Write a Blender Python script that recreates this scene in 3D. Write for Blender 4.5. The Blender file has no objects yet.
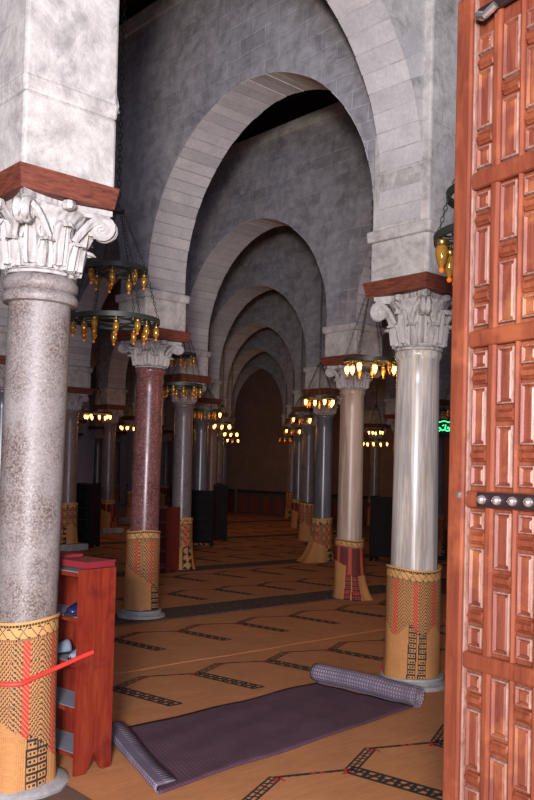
import bpy, bmesh, math, random
from mathutils import Vector, Matrix
random.seed(7)
S = bpy.context.scene
COL = S.collection
PI = math.pi
R = math.radians

# ------------------------------------------------------------------ camera
cam = bpy.data.cameras.new('camera'); co = bpy.data.objects.new('camera', cam); COL.objects.link(co)
FPX = 850.0
cam.sensor_fit = 'AUTO'; cam.sensor_width = 36.0; cam.lens = 36.0*FPX/800.0
cam.shift_y = 52.0/800.0
cam.clip_start = 0.05; cam.clip_end = 200
Mc = (Matrix.Rotation(-math.atan(5/850.0), 4, 'Z') @ Matrix.Rotation(R(90+1.2), 4, 'X') @ Matrix.Rotation(R(1.4), 4, 'Z'))
Mc.translation = Vector((0, 0, 1.65)); co.matrix_world = Mc
S.camera = co
# ------------------------------------------------------------------ world, light, exposure
w = bpy.data.worlds.new('world'); S.world = w; w.use_nodes = True
w.node_tree.nodes['Background'].inputs[0].default_value = (0.55, 0.60, 1.0, 1)
w.node_tree.nodes['Background'].inputs[1].default_value = 0.34
def area(name, loc, target, sx, sy, power, col):
    l = bpy.data.lights.new(name, 'AREA'); l.shape = 'RECTANGLE'; l.size = sx; l.size_y = sy; l.energy = power; l.color = col
    o = bpy.data.objects.new(name, l); COL.objects.link(o); o.location = loc
    o.rotation_euler = (Vector(target)-Vector(loc)).to_track_quat('-Z', 'Y').to_euler(); return o
area('flash_key', (-0.29, -1.3, 1.95), (0.0, 8, 2.8), .5, .4, 430, (1.0, 0.90, 0.82))  # added warm key just behind the camera, standing in for its flash
area('courtyard_sky', (0.0, -3.0, 2.3), (0.2, 8, 4.6), 2.6, 1.6, 500, (0.66, 0.71, 1.0))
S.view_settings.view_transform = 'Standard'; S.view_settings.look = 'None'
S.view_settings.exposure = 0.12; S.view_settings.gamma = 1.0; S.view_settings.use_curve_mapping = False

# ------------------------------------------------------------------ materials
class NT:
    def __init__(s, name):
        s.m = bpy.data.materials.new(name); s.m.use_nodes = True
        s.t = s.m.node_tree; s.n = s.t.nodes; s.b = s.n['Principled BSDF']
        s.tc = s.n.new('ShaderNodeTexCoord')
    def link(s, a, b): s.t.links.new(a, b)
    def mapping(s, scale=(1,1,1), rot=(0,0,0), loc=(0,0,0)):
        m = s.n.new('ShaderNodeMapping'); m.inputs['Scale'].default_value = scale; m.inputs['Rotation'].default_value = rot; m.inputs['Location'].default_value = loc
        s.link(s.tc.outputs['Object'], m.inputs[0]); return m.outputs[0]
    def noise(s, vec, scale, detail=4, rough=.6, dist=0):
        n = s.n.new('ShaderNodeTexNoise'); n.inputs['Scale'].default_value = scale; n.inputs['Detail'].default_value = detail
        n.inputs['Roughness'].default_value = rough; n.inputs['Distortion'].default_value = dist
        s.link(vec, n.inputs['Vector']); return n.outputs[0]
    def ramp(s, fac, stops, interp='LINEAR'):
        r = s.n.new('ShaderNodeValToRGB'); cr = r.color_ramp; cr.interpolation = interp
        while len(cr.elements) < len(stops): cr.elements.new(.5)
        for e, (p, c) in zip(cr.elements, stops):
            e.position = p; e.color = (c, c, c, 1) if isinstance(c, (int, float)) else (*c, 1)
        s.link(fac, r.inputs[0]); return r.outputs[0]
    def mix(s, fac, a, b, mode='MIX'):
        m = s.n.new('ShaderNodeMix'); m.data_type = 'RGBA'; m.blend_type = mode
        for v, i in ((fac, 0), (a, 6), (b, 7)):
            if hasattr(v, 'links'): s.link(v, m.inputs[i])
            elif isinstance(v, (int, float)): m.inputs[i].default_value = v
            else: m.inputs[i].default_value = (*v, 1)
        return m.outputs[2]
    def color(s, c):
        if hasattr(c, 'links'): s.link(c, s.b.inputs['Base Color'])
        else: s.b.inputs['Base Color'].default_value = (*c, 1)
    def bump(s, h, strength=.3, dist=.01):
        b = s.n.new('ShaderNodeBump'); b.inputs['Strength'].default_value = strength; b.inputs['Distance'].default_value = dist
        s.link(h, b.inputs['Height']); s.link(b.outputs[0], s.b.inputs['Normal'])
    def rough(s, v):
        if hasattr(v, 'links'): s.link(v, s.b.inputs['Roughness'])
        else: s.b.inputs['Roughness'].default_value = v
        return s

def mat_wall(name, c1, c2, mortar, plaster, amt=.5, sx=1.0):
    k = NT(name)
    mp = k.mapping((1, 1, 1))
    sep = k.n.new('ShaderNodeSeparateXYZ'); k.link(mp, sep.inputs[0])
    cmb = k.n.new('ShaderNodeCombineXYZ'); k.link(sep.outputs[0], cmb.inputs[0]); k.link(sep.outputs[2], cmb.inputs[1])
    dn = k.noise(mp, 2.2, 3)
    add = k.n.new('ShaderNodeVectorMath'); add.operation = 'MULTIPLY_ADD'
    sc = k.n.new('ShaderNodeCombineXYZ'); k.link(dn, sc.inputs[0]); k.link(dn, sc.inputs[1])
    k.link(sc.outputs[0], add.inputs[0]); add.inputs[1].default_value = (.05, .09, 0); k.link(cmb.outputs[0], add.inputs[2])
    br = k.n.new('ShaderNodeTexBrick'); k.link(add.outputs[0], br.inputs['Vector'])
    br.inputs['Scale'].default_value = 1.0; br.inputs['Brick Width'].default_value = .36*sx; br.inputs['Row Height'].default_value = .155
    br.inputs['Mortar Size'].default_value = .009; br.inputs['Mortar Smooth'].default_value = .4; br.inputs['Bias'].default_value = -.1
    br.inputs['Color1'].default_value = (*c1, 1); br.inputs['Color2'].default_value = (*c2, 1); br.inputs['Mortar'].default_value = (*mortar, 1)
    n1 = k.noise(mp, 1.1, 6, .65, .4); n2 = k.noise(mp, 9, 8, .7); n3 = k.noise(mp, 40, 3, .6)
    f = k.ramp(n1, [(.5-.16+(.5-amt)*.3, 0), (.5+.08+(.5-amt)*.3, 1)])
    c = k.mix(f, br.outputs['Color'], plaster)
    c = k.mix(.75, c, k.ramp(n2, [(.3, .50), (.7, 1.16)]), 'MULTIPLY')
    c = k.mix(.8, c, k.ramp(k.noise(mp, 3.1, 7, .75, .8), [(.34, .55), (.5, 1), (.72, 1.1)]), 'MULTIPLY')
    k.color(c); k.rough(.9)
    h = k.mix(f, br.outputs['Fac'], (0, 0, 0)); h = k.mix(.5, h, n3); h = k.mix(.4, h, n2)
    inv = k.n.new('ShaderNodeInvert'); k.link(h, inv.inputs[1])
    k.bump(inv.outputs[0], .55, .02)
    return k.m
def mat_stone(name, a, b, scale=5, rough=.85, bump=.4, carved=False):
    k = NT(name); mp = k.mapping(); n = k.noise(mp, scale, 8, .65, .3); n2 = k.noise(mp, scale*9, 4)
    c = k.mix(k.ramp(n, [(.3, 0), (.7, 1)]), a, b); c = k.mix(.5, c, k.ramp(n2, [(.3, .75), (.7, 1.1)]), 'MULTIPLY')
    hgt = k.mix(.4, n, n2)
    if carved:
        vo = k.n.new('ShaderNodeTexVoronoi'); vo.feature = 'SMOOTH_F1'; vo.inputs['Scale'].default_value = 26; k.link(k.mapping((1, 1, .55)), vo.inputs['Vector']); hgt = k.mix(.75, hgt, vo.outputs['Distance'])
    k.color(c); k.rough(rough); k.bump(hgt, bump, .012 if not carved else .03); return k.m
def mat_granite(name, base, spot, light, rough=.35, scale=90, patch=None):
    k = NT(name); mp = k.mapping(); v = k.n.new('ShaderNodeTexVoronoi'); v.inputs['Scale'].default_value = scale; k.link(mp, v.inputs['Vector'])
    n = k.noise(mp, scale*.8, 3, .7); big = k.noise(mp, 3, 4)
    sepc = k.n.new('ShaderNodeSeparateColor'); k.link(v.outputs['Color'], sepc.inputs[0])
    c = k.mix(k.ramp(sepc.outputs[0], [(.55, 0), (.62, 1)]), base, spot)
    c = k.mix(k.ramp(n, [(.56, 0), (.62, 1)]), c, light)
    if patch: c = k.mix(k.ramp(big, [(.4, 0), (.6, .6)]), c, patch)
    c = k.mix(.6, c, k.ramp(big, [(.3, .75), (.7, 1.1)]), 'MULTIPLY')
    k.color(c); k.rough(k.ramp(big, [(.3, rough), (.7, min(1, rough+.15))])); k.bump(n, .1, .004); return k.m
def mat_marble(name, base, vein, vein2, rough=.35, tilt=.06, sc=1.0):
    k = NT(name); mp = k.mapping((1, 1, .05), (tilt, tilt*1.6, 0))
    n = k.noise(mp, 9*sc, 6, .7, .4); n2 = k.noise(mp, 26*sc, 5, .7, .2); big = k.noise(k.mapping(), 2.5, 5)
    c = k.mix(k.ramp(n, [(.42, 0), (.56, 1)]), base, vein); c = k.mix(k.ramp(n2, [(.52, 0), (.6, .7)]), c, vein2)
    c = k.mix(.5, c, k.ramp(big, [(.3, .75), (.7, 1.08)]), 'MULTIPLY')
    k.color(c); k.rough(rough); return k.m
def mat_wood(name, a, b, rough=.45, scale=(14, 14, 1.2), bump=.15, worn=None):
    k = NT(name); mp = k.mapping(scale); n = k.noise(mp, 2.2, 6, .65, .8); n2 = k.noise(k.mapping(), 6, 4)
    c = k.mix(k.ramp(n, [(.32, 0), (.66, 1)]), a, b)
    if worn: c = k.mix(k.ramp(n2, [(.52, 0), (.68, .8)]), c, worn)
    k.color(c); k.rough(rough); k.bump(n, bump, .004); return k.m
def mat_weave(name, a, b, rough=.8, s=220, rot=0, bump=.25):
    k = NT(name); mp = k.mapping((1, 1, 1), (0, 0, rot))
    wv = k.n.new('ShaderNodeTexWave'); wv.bands_direction = 'X'; wv.inputs['Scale'].default_value = s/6.28; wv.inputs['Distortion'].default_value = .6; k.link(mp, wv.inputs['Vector'])
    n = k.noise(mp, 3, 6); n2 = k.noise(k.mapping((3, 60, 60), (0, 0, rot)), 2, 4)
    c = k.mix(k.ramp(n2, [(.3, 0), (.7, 1)]), a, b); c = k.mix(.35, c, k.ramp(wv.outputs['Fac'], [(0, .7), (1, 1.05)]), 'MULTIPLY')
    c = k.mix(.6, c, k.ramp(n, [(.3, .75), (.7, 1.1)]), 'MULTIPLY')
    k.color(c); k.rough(rough); k.bump(wv.outputs['Fac'], bump, .004); return k.m
def mat_plain(name, c, rough=.6, metal=0, emit=0, ecol=None, trans=0):
    k = NT(name); mp = k.mapping(); n = k.noise(mp, 12, 4)
    k.color(k.mix(.4, c, k.ramp(n, [(.3, .7), (.7, 1.15)]), 'MULTIPLY')); k.rough(rough); k.b.inputs['Metallic'].default_value = metal
    if trans: k.b.inputs['Transmission Weight'].default_value = trans
    if emit: k.b.inputs['Emission Color'].default_value = (*(ecol or c), 1); k.b.inputs['Emission Strength'].default_value = emit
    return k.m

M = {}
M['wall'] = mat_wall('ashlar_wall', (.40, .375, .385), (.29, .27, .28), (.45, .43, .435), (.47, .45, .46), .30)
M['pier'] = mat_wall('plastered_pier', (.56, .53, .48), (.50, .47, .43), (.46, .43, .40), (.61, .575, .52), .85, 1.6)
M['v1'] = mat_stone('voussoir_light', (.66, .625, .58), (.50, .475, .455), 4)
M['v2'] = mat_stone('voussoir_mid', (.61, .58, .54), (.48, .455, .44), 5)
M['v3'] = mat_stone('voussoir_dark', (.56, .53, .50), (.43, .41, .40), 4)
M['capital'] = mat_stone('carved_marble', (.58, .55, .51), (.42, .395, .365), 7, .7, .9, True)
M['capital_far'] = mat_stone('grey_carved_marble', (.52, .45, .41), (.38, .33, .31), 9, .8, .8, True)
M['base'] = mat_stone('base_marble', (.50, .48, .46), (.30, .29, .28), 9, .55, .5)
M['timber'] = mat_wood('red_timber', (.085, .018, .012), (.24, .065, .032), .6, (5, 5, 30), .7)
M['granite'] = mat_granite('grey_pink_granite', (.25, .195, .165), (.13, .10, .085), (.38, .34, .31), .42, 110, (.31, .285, .27))
M['porphyry'] = mat_granite('red_porphyry', (.24, .085, .075), (.12, .045, .045), (.40, .24, .22), .22, 80)
M['greygran'] = mat_granite('grey_granite', (.22, .175, .165), (.12, .10, .095), (.36, .29, .27), .25, 100)
M['pinkgran'] = mat_granite('brownish_granite', (.27, .18, .15), (.16, .11, .10), (.40, .31, .27), .3, 90)
M['marble'] = mat_marble('veined_white_marble', (.78, .73, .66), (.40, .365, .34), (.70, .54, .38), .30, .09, 1.3)
M['cream'] = mat_marble('cream_marble', (.64, .49, .37), (.40, .30, .23), (.68, .50, .34), .35, .03, .8)
M['bluegrey'] = mat_marble('blue_grey_marble', (.20, .19, .20), (.12, .115, .13), (.26, .24, .245), .25)
M['mat'] = mat_weave('reed_matting', (.68, .29, .11), (.53, .205, .07), .8, 260, R(41.7))
M['wrap'] = mat_weave('wrap_reed', (.62, .29, .09), (.50, .21, .065), .8, 200)
M['black'] = mat_plain('black_reed', (.018, .022, .020), .8)
M['dgreen'] = mat_plain('dark_green_reed', (.05, .06, .04), .8)
M['red'] = mat_plain('red_reed', (.50, .035, .03), .8)
M['ochre'] = mat_plain('ochre_reed', (.62, .33, .11), .8)
M['darkmat'] = mat_weave('dark_mat', (.075, .05, .045), (.12, .075, .06), .85, 120, R(41.7))
M['runner'] = None
M['floor'] = mat_stone('stone_floor', (.17, .10, .065), (.11, .065, .045), 3, .8)
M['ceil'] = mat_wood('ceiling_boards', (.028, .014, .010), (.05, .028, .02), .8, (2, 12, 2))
M['farwall'] = mat_stone('brown_plaster', (.26, .15, .105), (.19, .11, .08), 1.5)
M['bronze'] = mat_plain('green_bronze', (.060, .068, .052), .5, .4)
M['brass'] = mat_plain('brass', (.38, .25, .09), .35, .9)
M['amber'] = mat_plain('amber_glass', (.62, .31, .05), .10, .55, 0, None, .0)
M['tip'] = mat_plain('orange_glass_tip', (.8, .16, .01), .2, 0, .25, (1, .25, .02))
M['lit'] = mat_plain('lit_amber_glass', (.9, .45, .1), .3, 0, 9, (1, .42, .09))
M['rack'] = mat_wood('varnished_red_wood', (.17, .014, .009), (.26, .040, .018), .25, (12, 12, 1.4), .12, (.12, .015, .01))
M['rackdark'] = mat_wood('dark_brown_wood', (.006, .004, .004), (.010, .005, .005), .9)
M['rackred'] = mat_wood('dark_red_wood', (.13, .018, .014), (.18, .03, .02), .35)
M['liner'] = mat_plain('grey_shelf_liner', (.26, .28, .33), .7)
M['navy'] = mat_plain('navy_plastic', (.012, .015, .07), .25)
M['slip'] = mat_plain('grey_blue_fabric', (.22, .25, .33), .8)
M['redbox'] = mat_plain('maroon_cover', (.24, .022, .03), .45)
M['rope'] = mat_plain('red_rope', (.75, .05, .035), .5)
M['door'] = mat_wood('door_wood', (.10, .022, .012), (.175, .044, .019), .42, (16, 16, 1.5), .3, (.23, .066, .027))
M['doorp'] = mat_wood('door_panel_wood', (.19, .050, .025), (.095, .024, .016), .42, (20, 20, 2), .3, (.28, .10, .035))
M['rim'] = mat_wood('worn_pale_edge', (.25, .145, .11), (.13, .048, .03), .6, (30, 30, 8), .3)
M['iron'] = mat_plain('dark_iron', (.05, .03, .03), .45, .7)
M['steel'] = mat_plain('pale_metal', (.75, .73, .72), .22, .9)
M['neon'] = mat_plain('green_neon', (.05, .9, .25), .4, 0, 2.6, (.06, 1, .30))
M['white'] = mat_plain('white_plastic', (.7, .7, .66), .5)
def mk_runner(name, base, line, s1, s2):
    k = NT(name)
    uv = k.n.new('ShaderNodeUVMap'); sep = k.n.new('ShaderNodeSeparateXYZ'); k.link(uv.outputs[0], sep.inputs[0])
    def stripes(o, sc, lo):
        a = k.n.new('ShaderNodeMath'); a.operation = 'MULTIPLY'; a.inputs[1].default_value = sc; k.link(o, a.inputs[0])
        b = k.n.new('ShaderNodeMath'); b.operation = 'FRACT'; k.link(a.outputs[0], b.inputs[0])
        return k.ramp(b.outputs[0], [(lo, 0), (lo+.1, 1)])
    a = stripes(sep.outputs[0], s1, .55); b = stripes(sep.outputs[1], s2, .35)
    f = k.mix(1.0, a, b, 'MULTIPLY'); n = k.noise(k.mapping(), 5, 5)
    f2 = k.mix(1.0, f, k.ramp(n, [(.3, .2), (.7, 1)]), 'MULTIPLY')
    c = k.mix(f2, base, line); c = k.mix(.5, c, k.ramp(n, [(.3, .8), (.7, 1.1)]), 'MULTIPLY')
    k.color(c); k.rough(.85); k.bump(f, .3, .004); return k.m
M['runner'] = mk_runner('purple_runner_face', (.085, .035, .055), (.22, .13, .16), 48, 42)
M['runner_back'] = mk_runner('lilac_runner_back', (.15, .12, .165), (.52, .46, .52), 34, 24)

# ------------------------------------------------------------------ mesh helpers
class MB:
    def __init__(s): s.v = []; s.f = []; s.mi = []; s.uv = None
    def add(s, vs, fs, m=0):
        o = len(s.v); s.v += [tuple(v) for v in vs]
        s.f += [tuple(i+o for i in f) for f in fs]; s.mi += [m]*len(fs)
    def box(s, c, d, m=0, rz=0, taper=0):
        hx, hy, hz = d[0]/2, d[1]/2, d[2]/2; vs = []
        ca, sa = math.cos(rz), math.sin(rz)
        for z in (-1, 1):
            k = 1+(taper if z > 0 else 0)
            for x, y in ((-1, -1), (1, -1), (1, 1), (-1, 1)):
                px, py = x*hx*k, y*hy*k
                vs.append((c[0]+px*ca-py*sa, c[1]+px*sa+py*ca, c[2]+z*hz))
        s.add(vs, [(3, 2, 1, 0), (4, 5, 6, 7), (0, 1, 5, 4), (1, 2, 6, 5), (2, 3, 7, 6), (3, 0, 4, 7)], m)
    def lathe(s, prof, n=32, m=0, c=(0, 0, 0), cap=True):
        vs = [(c[0]+r*math.cos(2*PI*i/n), c[1]+r*math.sin(2*PI*i/n), c[2]+z) for r, z in prof for i in range(n)]
        fs = [(j*n+i, j*n+(i+1) % n, (j+1)*n+(i+1) % n, (j+1)*n+i) for j in range(len(prof)-1) for i in range(n)]
        if cap: fs += [tuple(range(n))[::-1], tuple((len(prof)-1)*n+i for i in range(n))]
        s.add(vs, fs, m)
    def tube(s, pts, r, n=6, m=0, closed=False):
        pts = [Vector(p) for p in pts]; N = len(pts); vs = []
        rr = r if isinstance(r, (list, tuple)) else [r]*N
        up = Vector((0, 0, 1)); prev = None
        for i, p in enumerate(pts):
            if closed: d = pts[(i+1) % N]-pts[i-1]
            else: d = pts[min(i+1, N-1)]-pts[max(i-1, 0)]
            d.normalize()
            if prev is None:
                a = d.cross(up)
                if a.length < .05: a = d.cross(Vector((1, 0, 0)))
            else: a = prev-d*prev.dot(d)
            a.normalize(); prev = a; b = d.cross(a)
            for k in range(n):
                t = 2*PI*k/n; vs.append(p+(a*math.cos(t)+b*math.sin(t))*rr[i])
        fs = []
        for i in range(N if closed else N-1):
            j = (i+1) % N
            for k in range(n): fs.append((i*n+k, i*n+(k+1) % n, j*n+(k+1) % n, j*n+k))
        if not closed: fs += [tuple(range(n))[::-1], tuple((N-1)*n+k for k in range(n))]
        s.add(vs, fs, m)
    def build(s, name, mats, parent=None, smooth=True, loc=None, ang=40):
        me = bpy.data.meshes.new(name); me.from_pydata(s.v, [], s.f)
        for mm in (mats if isinstance(mats, (list, tuple)) else [mats]): me.materials.append(mm)
        me.polygons.foreach_set('material_index', s.mi)
        if s.uv:
            ul = me.uv_layers.new(name='uv')
            for lp in me.loops: ul.data[lp.index].uv = s.uv[lp.vertex_index]
        bm = bmesh.new(); bm.from_mesh(me); bmesh.ops.recalc_face_normals(bm, faces=bm.faces); bm.to_mesh(me); bm.free()
        if smooth: me.shade_smooth(); me.set_sharp_from_angle(angle=R(ang))
        o = bpy.data.objects.new(name, me); COL.objects.link(o)
        if parent is not None: o.parent = parent
        if loc is not None: o.location = loc
        return o
def tag(o, label=None, cat=None, group=None, kind=None):
    if label: o['label'] = label
    if cat: o['category'] = cat
    if group: o['group'] = group
    if kind: o['kind'] = kind
    return o
def empty(name, loc=(0, 0, 0), rz=0):
    o = bpy.data.objects.new(name, None); COL.objects.link(o); o.location = loc; o.rotation_euler = (0, 0, rz); o.empty_display_size = .1; return o
def copy_tree(o, parent=None):
    c = o.copy(); COL.objects.link(c); c.parent = parent
    for ch in list(o.children): copy_tree(ch, c)
    return c

# ------------------------------------------------------------------ layout of the hypostyle grid
BX, BY = -2.45, 2.70
BL = math.hypot(BX, BY)
b_ = Vector((BX/BL, BY/BL, 0)); a_ = Vector((b_.y, -b_.x, 0))
BROT = math.atan2(b_.y, b_.x)
L1 = Vector((-1.17, 4.43, 0)); R1 = Vector((1.21, 6.66, 0))
def lat(k, j):   # wall k, column j: j = 0 the right row of the central aisle, j = 1 the left row
    if k < 0: return L1 + b_*BL*(j-1)
    return Vector((1.20-.033*k, 6.66+4.45*k, 0)) + b_*BL*j
HCAP, HTIM, HSPR, HTOP = 3.03, 3.14, 3.53, 6.62
ORD = ['first', 'second', 'third', 'fourth', 'fifth', 'sixth', 'seventh', 'eighth', 'ninth', 'tenth', 'eleventh', 'twelfth', 'thirteenth', 'fourteenth', 'fifteenth']

# ------------------------------------------------------------------ setting: floor, ceiling, walls
m = MB(); m.box((0, 16, -.05), (44, 44, .1)); tag(m.build('floor', M['floor'], smooth=False), kind='structure')
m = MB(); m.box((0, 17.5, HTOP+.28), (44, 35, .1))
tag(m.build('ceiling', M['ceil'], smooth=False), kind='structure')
for i in range(26):
    p = Vector((0, 3, 0)) + a_*(i*1.3-1.5)
    m = MB(); m.box((0, 0, 0), (26, .22, .24)); o = m.build('trim_%d' % (i+1), M['ceil'], smooth=False, loc=(p.x, p.y, HTOP+.125)); o.rotation_euler = (0, 0, BROT)
    tag(o, kind='structure')
def plain_wall(name, p0, p1, mat, h=HTOP+.3, t=.2):
    p0 = Vector(p0); p1 = Vector(p1); d = p1-p0; L = d.length
    m = MB(); m.box((L/2, 0, h/2), (L, t, h)); o = m.build(name, mat, smooth=False, loc=p0); o.rotation_euler = (0, 0, math.atan2(d.y, d.x))
    return tag(o, kind='structure')
KW = 6
wb = lat(5, 0) + a_*.75
plain_wall('wall_back', (wb-b_*11), (wb+b_*16), M['farwall'])
plain_wall('wall_left', (-13, -1, 0), (-13, 40, 0), M['farwall'])
plain_wall('wall_right', (12, -1, 0), (12, 24, 0), M['farwall'])

CZ = 3.66
def arch_pts(L, e, hs, Rr=None, n=26):
    mid = L/2; half = mid-e; off = .06; r = half+off+.025 if Rr is None else Rr; c = CZ
    out = []
    a0 = math.asin((c-hs)/r); a1 = math.acos(off/r)
    for i in range(n+1):
        t = -a0 + (a1+a0)*i/n
        out.append((mid+off-r*math.cos(t), c+r*math.sin(t)))
    out += [(2*mid-x, z) for x, z in out[-2::-1]]
    return out, r, c, off
def bay_mesh(mb, u0, L, e, th, hs, top):
    pts, r, c, off = arch_pts(L, e, hs)
    poly = [(0, hs), (e, hs)] + [p for p in pts] + [(L-e, hs), (L, hs), (L, top), (0, top)]
    n = len(poly)
    bm = bmesh.new()
    vs = [bm.verts.new((u0+x, 0, z)) for x, z in poly]; f = bm.faces.new(vs); f.normal_update()
    bmesh.ops.triangulate(bm, faces=[f]); bm.verts.index_update()
    tri = [tuple(v.index for v in ff.verts) for ff in bm.faces]; bm.free()
    V = [(u0+x, -th/2, z) for x, z in poly] + [(u0+x, th/2, z) for x, z in poly]
    F = tri + [tuple(i+n for i in t[::-1]) for t in tri] + [(i, (i+1) % n, (i+1) % n+n, i+n) for i in range(n-3)]
    mb.add(V, F, 0)
    return mb
def archivolt(parent, u0, L, e, th, hs, N=22, seed=0):
    rnd = random.Random(seed); pts, r, c, off = arch_pts(L, e, hs)
    mb = MB(); mid = L/2; a0 = math.asin((c-hs)/r)-.02; a1 = math.acos(off/r)
    for side in (-1, 1):
        for i in range(N):
            t0 = -a0+(a1+a0)*i/N; t1 = -a0+(a1+a0)*(i+1)/N-.006
            pr = rnd.uniform(.002, .010); d = th/2-.002+rnd.uniform(0, .004) if th < .45 else th/2-rnd.uniform(.001, .004); ro = r+.25+rnd.uniform(-.01, .02)
            V = []
            for y in (-d, d):
                for rr, t in ((r-pr, t0), (r-pr, (t0+t1)/2), (r-pr, t1), (ro, t1), (ro, t0)):
                    V.append((u0+mid+side*(rr*math.cos(t)-off), y, c+rr*math.sin(t)))
            mb.add(V, [(0, 1, 2, 3, 4), (9, 8, 7, 6, 5), (0, 5, 6, 1), (1, 6, 7, 2), (2, 7, 8, 3), (3, 8, 9, 4), (4, 9, 5, 0)], rnd.choice((0, 0, 1, 1, 2)))
    return mb.build('archivolt', [M['v1'], M['v2'], M['v3']], parent, smooth=False)
def timber(parent, u, s, dz=0):
    mb = MB(); mb.box((u, 0, (HCAP+HTIM)/2-dz), (s, s, HTIM-HCAP), 0, 0, .07); return mb.build('timber_impost', M['timber'], parent, smooth=False)
def pier(parent, u, e, top=HSPR, dz=0):
    mb = MB(); z0 = HTIM-dz
    mb.box((u, 0, (z0+HSPR-.07)/2), (2*e, 2*e, HSPR-.07-z0)); lg = .004 if dz else .05; mb.box((u, 0, HSPR-.03), (2*e+lg, 2*e+lg, .09), 0, 0, .02)
    if top > HSPR: mb.box((u, 0, (HSPR+top)/2), (2*e, 2*e, top-HSPR))
    o = mb.build('pier', M['pier'], parent, smooth=False); b = o.modifiers.new('b', 'BEVEL'); b.width = .018; b.segments = 2; return o
def arcade(k, j0, j1, th=.5, e=.28, name='wall_arcade'):
    HTOP = 6.50 if k > 0 else 6.62
    o = None; mb = MB(); base = lat(k, j0)
    for j in range(j1-j0): bay_mesh(mb, j*BL, BL, e, th, HSPR, HTOP)
    o = mb.build(name, M['wall'], smooth=False, loc=base); o.rotation_euler = (0, 0, BROT)
    for j in range(j1-j0): archivolt(o, j*BL, BL, e, th, HSPR, 22, k*10+j)
    for j in range(j1-j0+1):
        dz = .045 if k < 0 and j == 0 else 0; pier(o, j*BL, e-.01-dz/3, HSPR, dz); timber(o, j*BL, 2*e+.02-dz*1.3, dz)
    mb = MB(); mb.box(((j1-j0)*BL/2, 0, HTOP-.1), ((j1-j0)*BL, th+.06, .16)); mb.build('cornice', M['pier'], o, smooth=False)
    tag(o, 'stone arcade wall of horseshoe arches crossing the hall, %s from the doorway' % (ORD[k+1]), kind='structure'); return o
arcade(0, 0, 3)
for k in range(1, KW): arcade(k, -2, 4)
arcade(-1, 1, 3)
# the arch from the nearest left pier to the nearest right pier
CZ = 3.90
d = R1-L1; A0L = d.length; A0R = math.atan2(d.y, d.x)
mb = MB(); bay_mesh(mb, 0, A0L, .29, .40, HSPR, HTOP); a0 = mb.build('wall_near_arch', M['pier'], smooth=False, loc=L1); a0.rotation_euler = (0, 0, A0R)
archivolt(a0, 0, A0L, .29, .40, HSPR, 17, 99)
tag(a0, 'nearest plastered arch springing between the two front piers', kind='structure')
for u, P, full in ((0, L1, 1), (A0L, R1, 1)):
    pier(a0, u, .262 if u == 0 else .272, HTOP, .045 if u == 0 else 0)


# ------------------------------------------------------------------ columns
def leaf_pts(mb, ang, r0, z0, h, wd, curl, thick=.012, m=0):
    nl, nw = 12, 8; V = []
    for side in (0, 1):
        for i in range(nl+1):
            t = i/nl
            if t < .8: rr = r0+.02+.035*t; z = z0+h*t/.8*.92
            else:
                q = (t-.8)/.2; rr = r0+.048+curl*q; z = z0+h*(.92+.08*math.sin(q*PI)-.10*q*q)
            for k in range(nw+1):
                s = (k/nw-.5)*2; lobe = 1+.20*math.cos(i*PI*2/3)*(abs(s) > .7)
                wv = wd*(1-.55*max(0, t-.45)/.55)*lobe*(.92 if t < .1 else 1)
                a = ang+s*wv/2/r0*(r0/rr)
                rib = .020*(1-abs(s))**1.5+.008*math.cos(s*PI*4)*(1-.3*t)
                q = rr+rib-(thick if side else 0)-.012*s*s
                V.append((q*math.cos(a), q*math.sin(a), z))
    F = []; w1 = nw+1; off = (nl+1)*w1
    for i in range(nl):
        for k in range(nw):
            a = i*w1+k; F.append((a, a+1, a+w1+1, a+w1)); F.append((off+a, off+a+w1, off+a+w1+1, off+a+1))
    for i in range(nl):
        for k in (0, nw): a = i*w1+k; F.append((a, a+w1, off+a+w1, off+a))
    for k in range(nw): a = nl*w1+k; F.append((a, a+1, off+a+1, off+a))
    mb.add(V, F, m)
def capital_mesh(h, r0, hw, rings=False):
    """bell, two rows of acanthus leaves, moulded abacus. origin at its bottom"""
    mb = MB(); k = h/.42
    mb.lathe([(r0*.99, 0), (r0+.022, .004*k), (r0+.026, .018*k), (r0+.004, .032*k), (r0+.002, .06*k), (r0+.008, .2*k), (r0+.03, .30*k), (r0+.075, .37*k), (r0+.08, .375*k)], 32)
    for i in range(8): leaf_pts(mb, 2*PI*i/8+PI/8, r0, .035*k, .165*k, .138, .048)
    for i in range(8): leaf_pts(mb, 2*PI*i/8, r0+.008, .05*k, .255*k, .125, .060)
    # concave abacus
    N = 10; pr = []
    for q in range(4):
        c0 = Vector((math.cos(PI/4+q*PI/2), math.sin(PI/4+q*PI/2)))*hw*1.36; c1 = Vector((math.cos(PI/4+(q+1)*PI/2), math.sin(PI/4+(q+1)*PI/2)))*hw*1.36
        tn = (c1-c0).normalized(); nm = (c0+c1).normalized()
        for i in range(N):
            t = i/N; tt = .05+.9*t; p = c0.lerp(c1, tt)-nm*(.075*hw/.28*4*tt*(1-tt)); pr.append(p)
    n = len(pr)
    for z0, z1, s0, s1 in ((.365*k, .388*k, .93, .97), (.388*k, h, 1.0, 1.0)):
        V = [(p.x*s0, p.y*s0, z0) for p in pr]+[(p.x*s1, p.y*s1, z1) for p in pr]
        mb.add(V, [(i, (i+1) % n, (i+1) % n+n, i+n) for i in range(n)]+[tuple(range(n))[::-1], tuple(range(n, 2*n))])
    # fleuron in the middle of each side
    for q in range(4):
        a = q*PI/2; r = hw*.90
        mb.lathe([(.001, -.03), (.03, -.02), (.038, 0), (.03, .02), (.001, .03)], 8, 0, (r*math.cos(a), r*math.sin(a), .385*k), False)
    return mb
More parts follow.
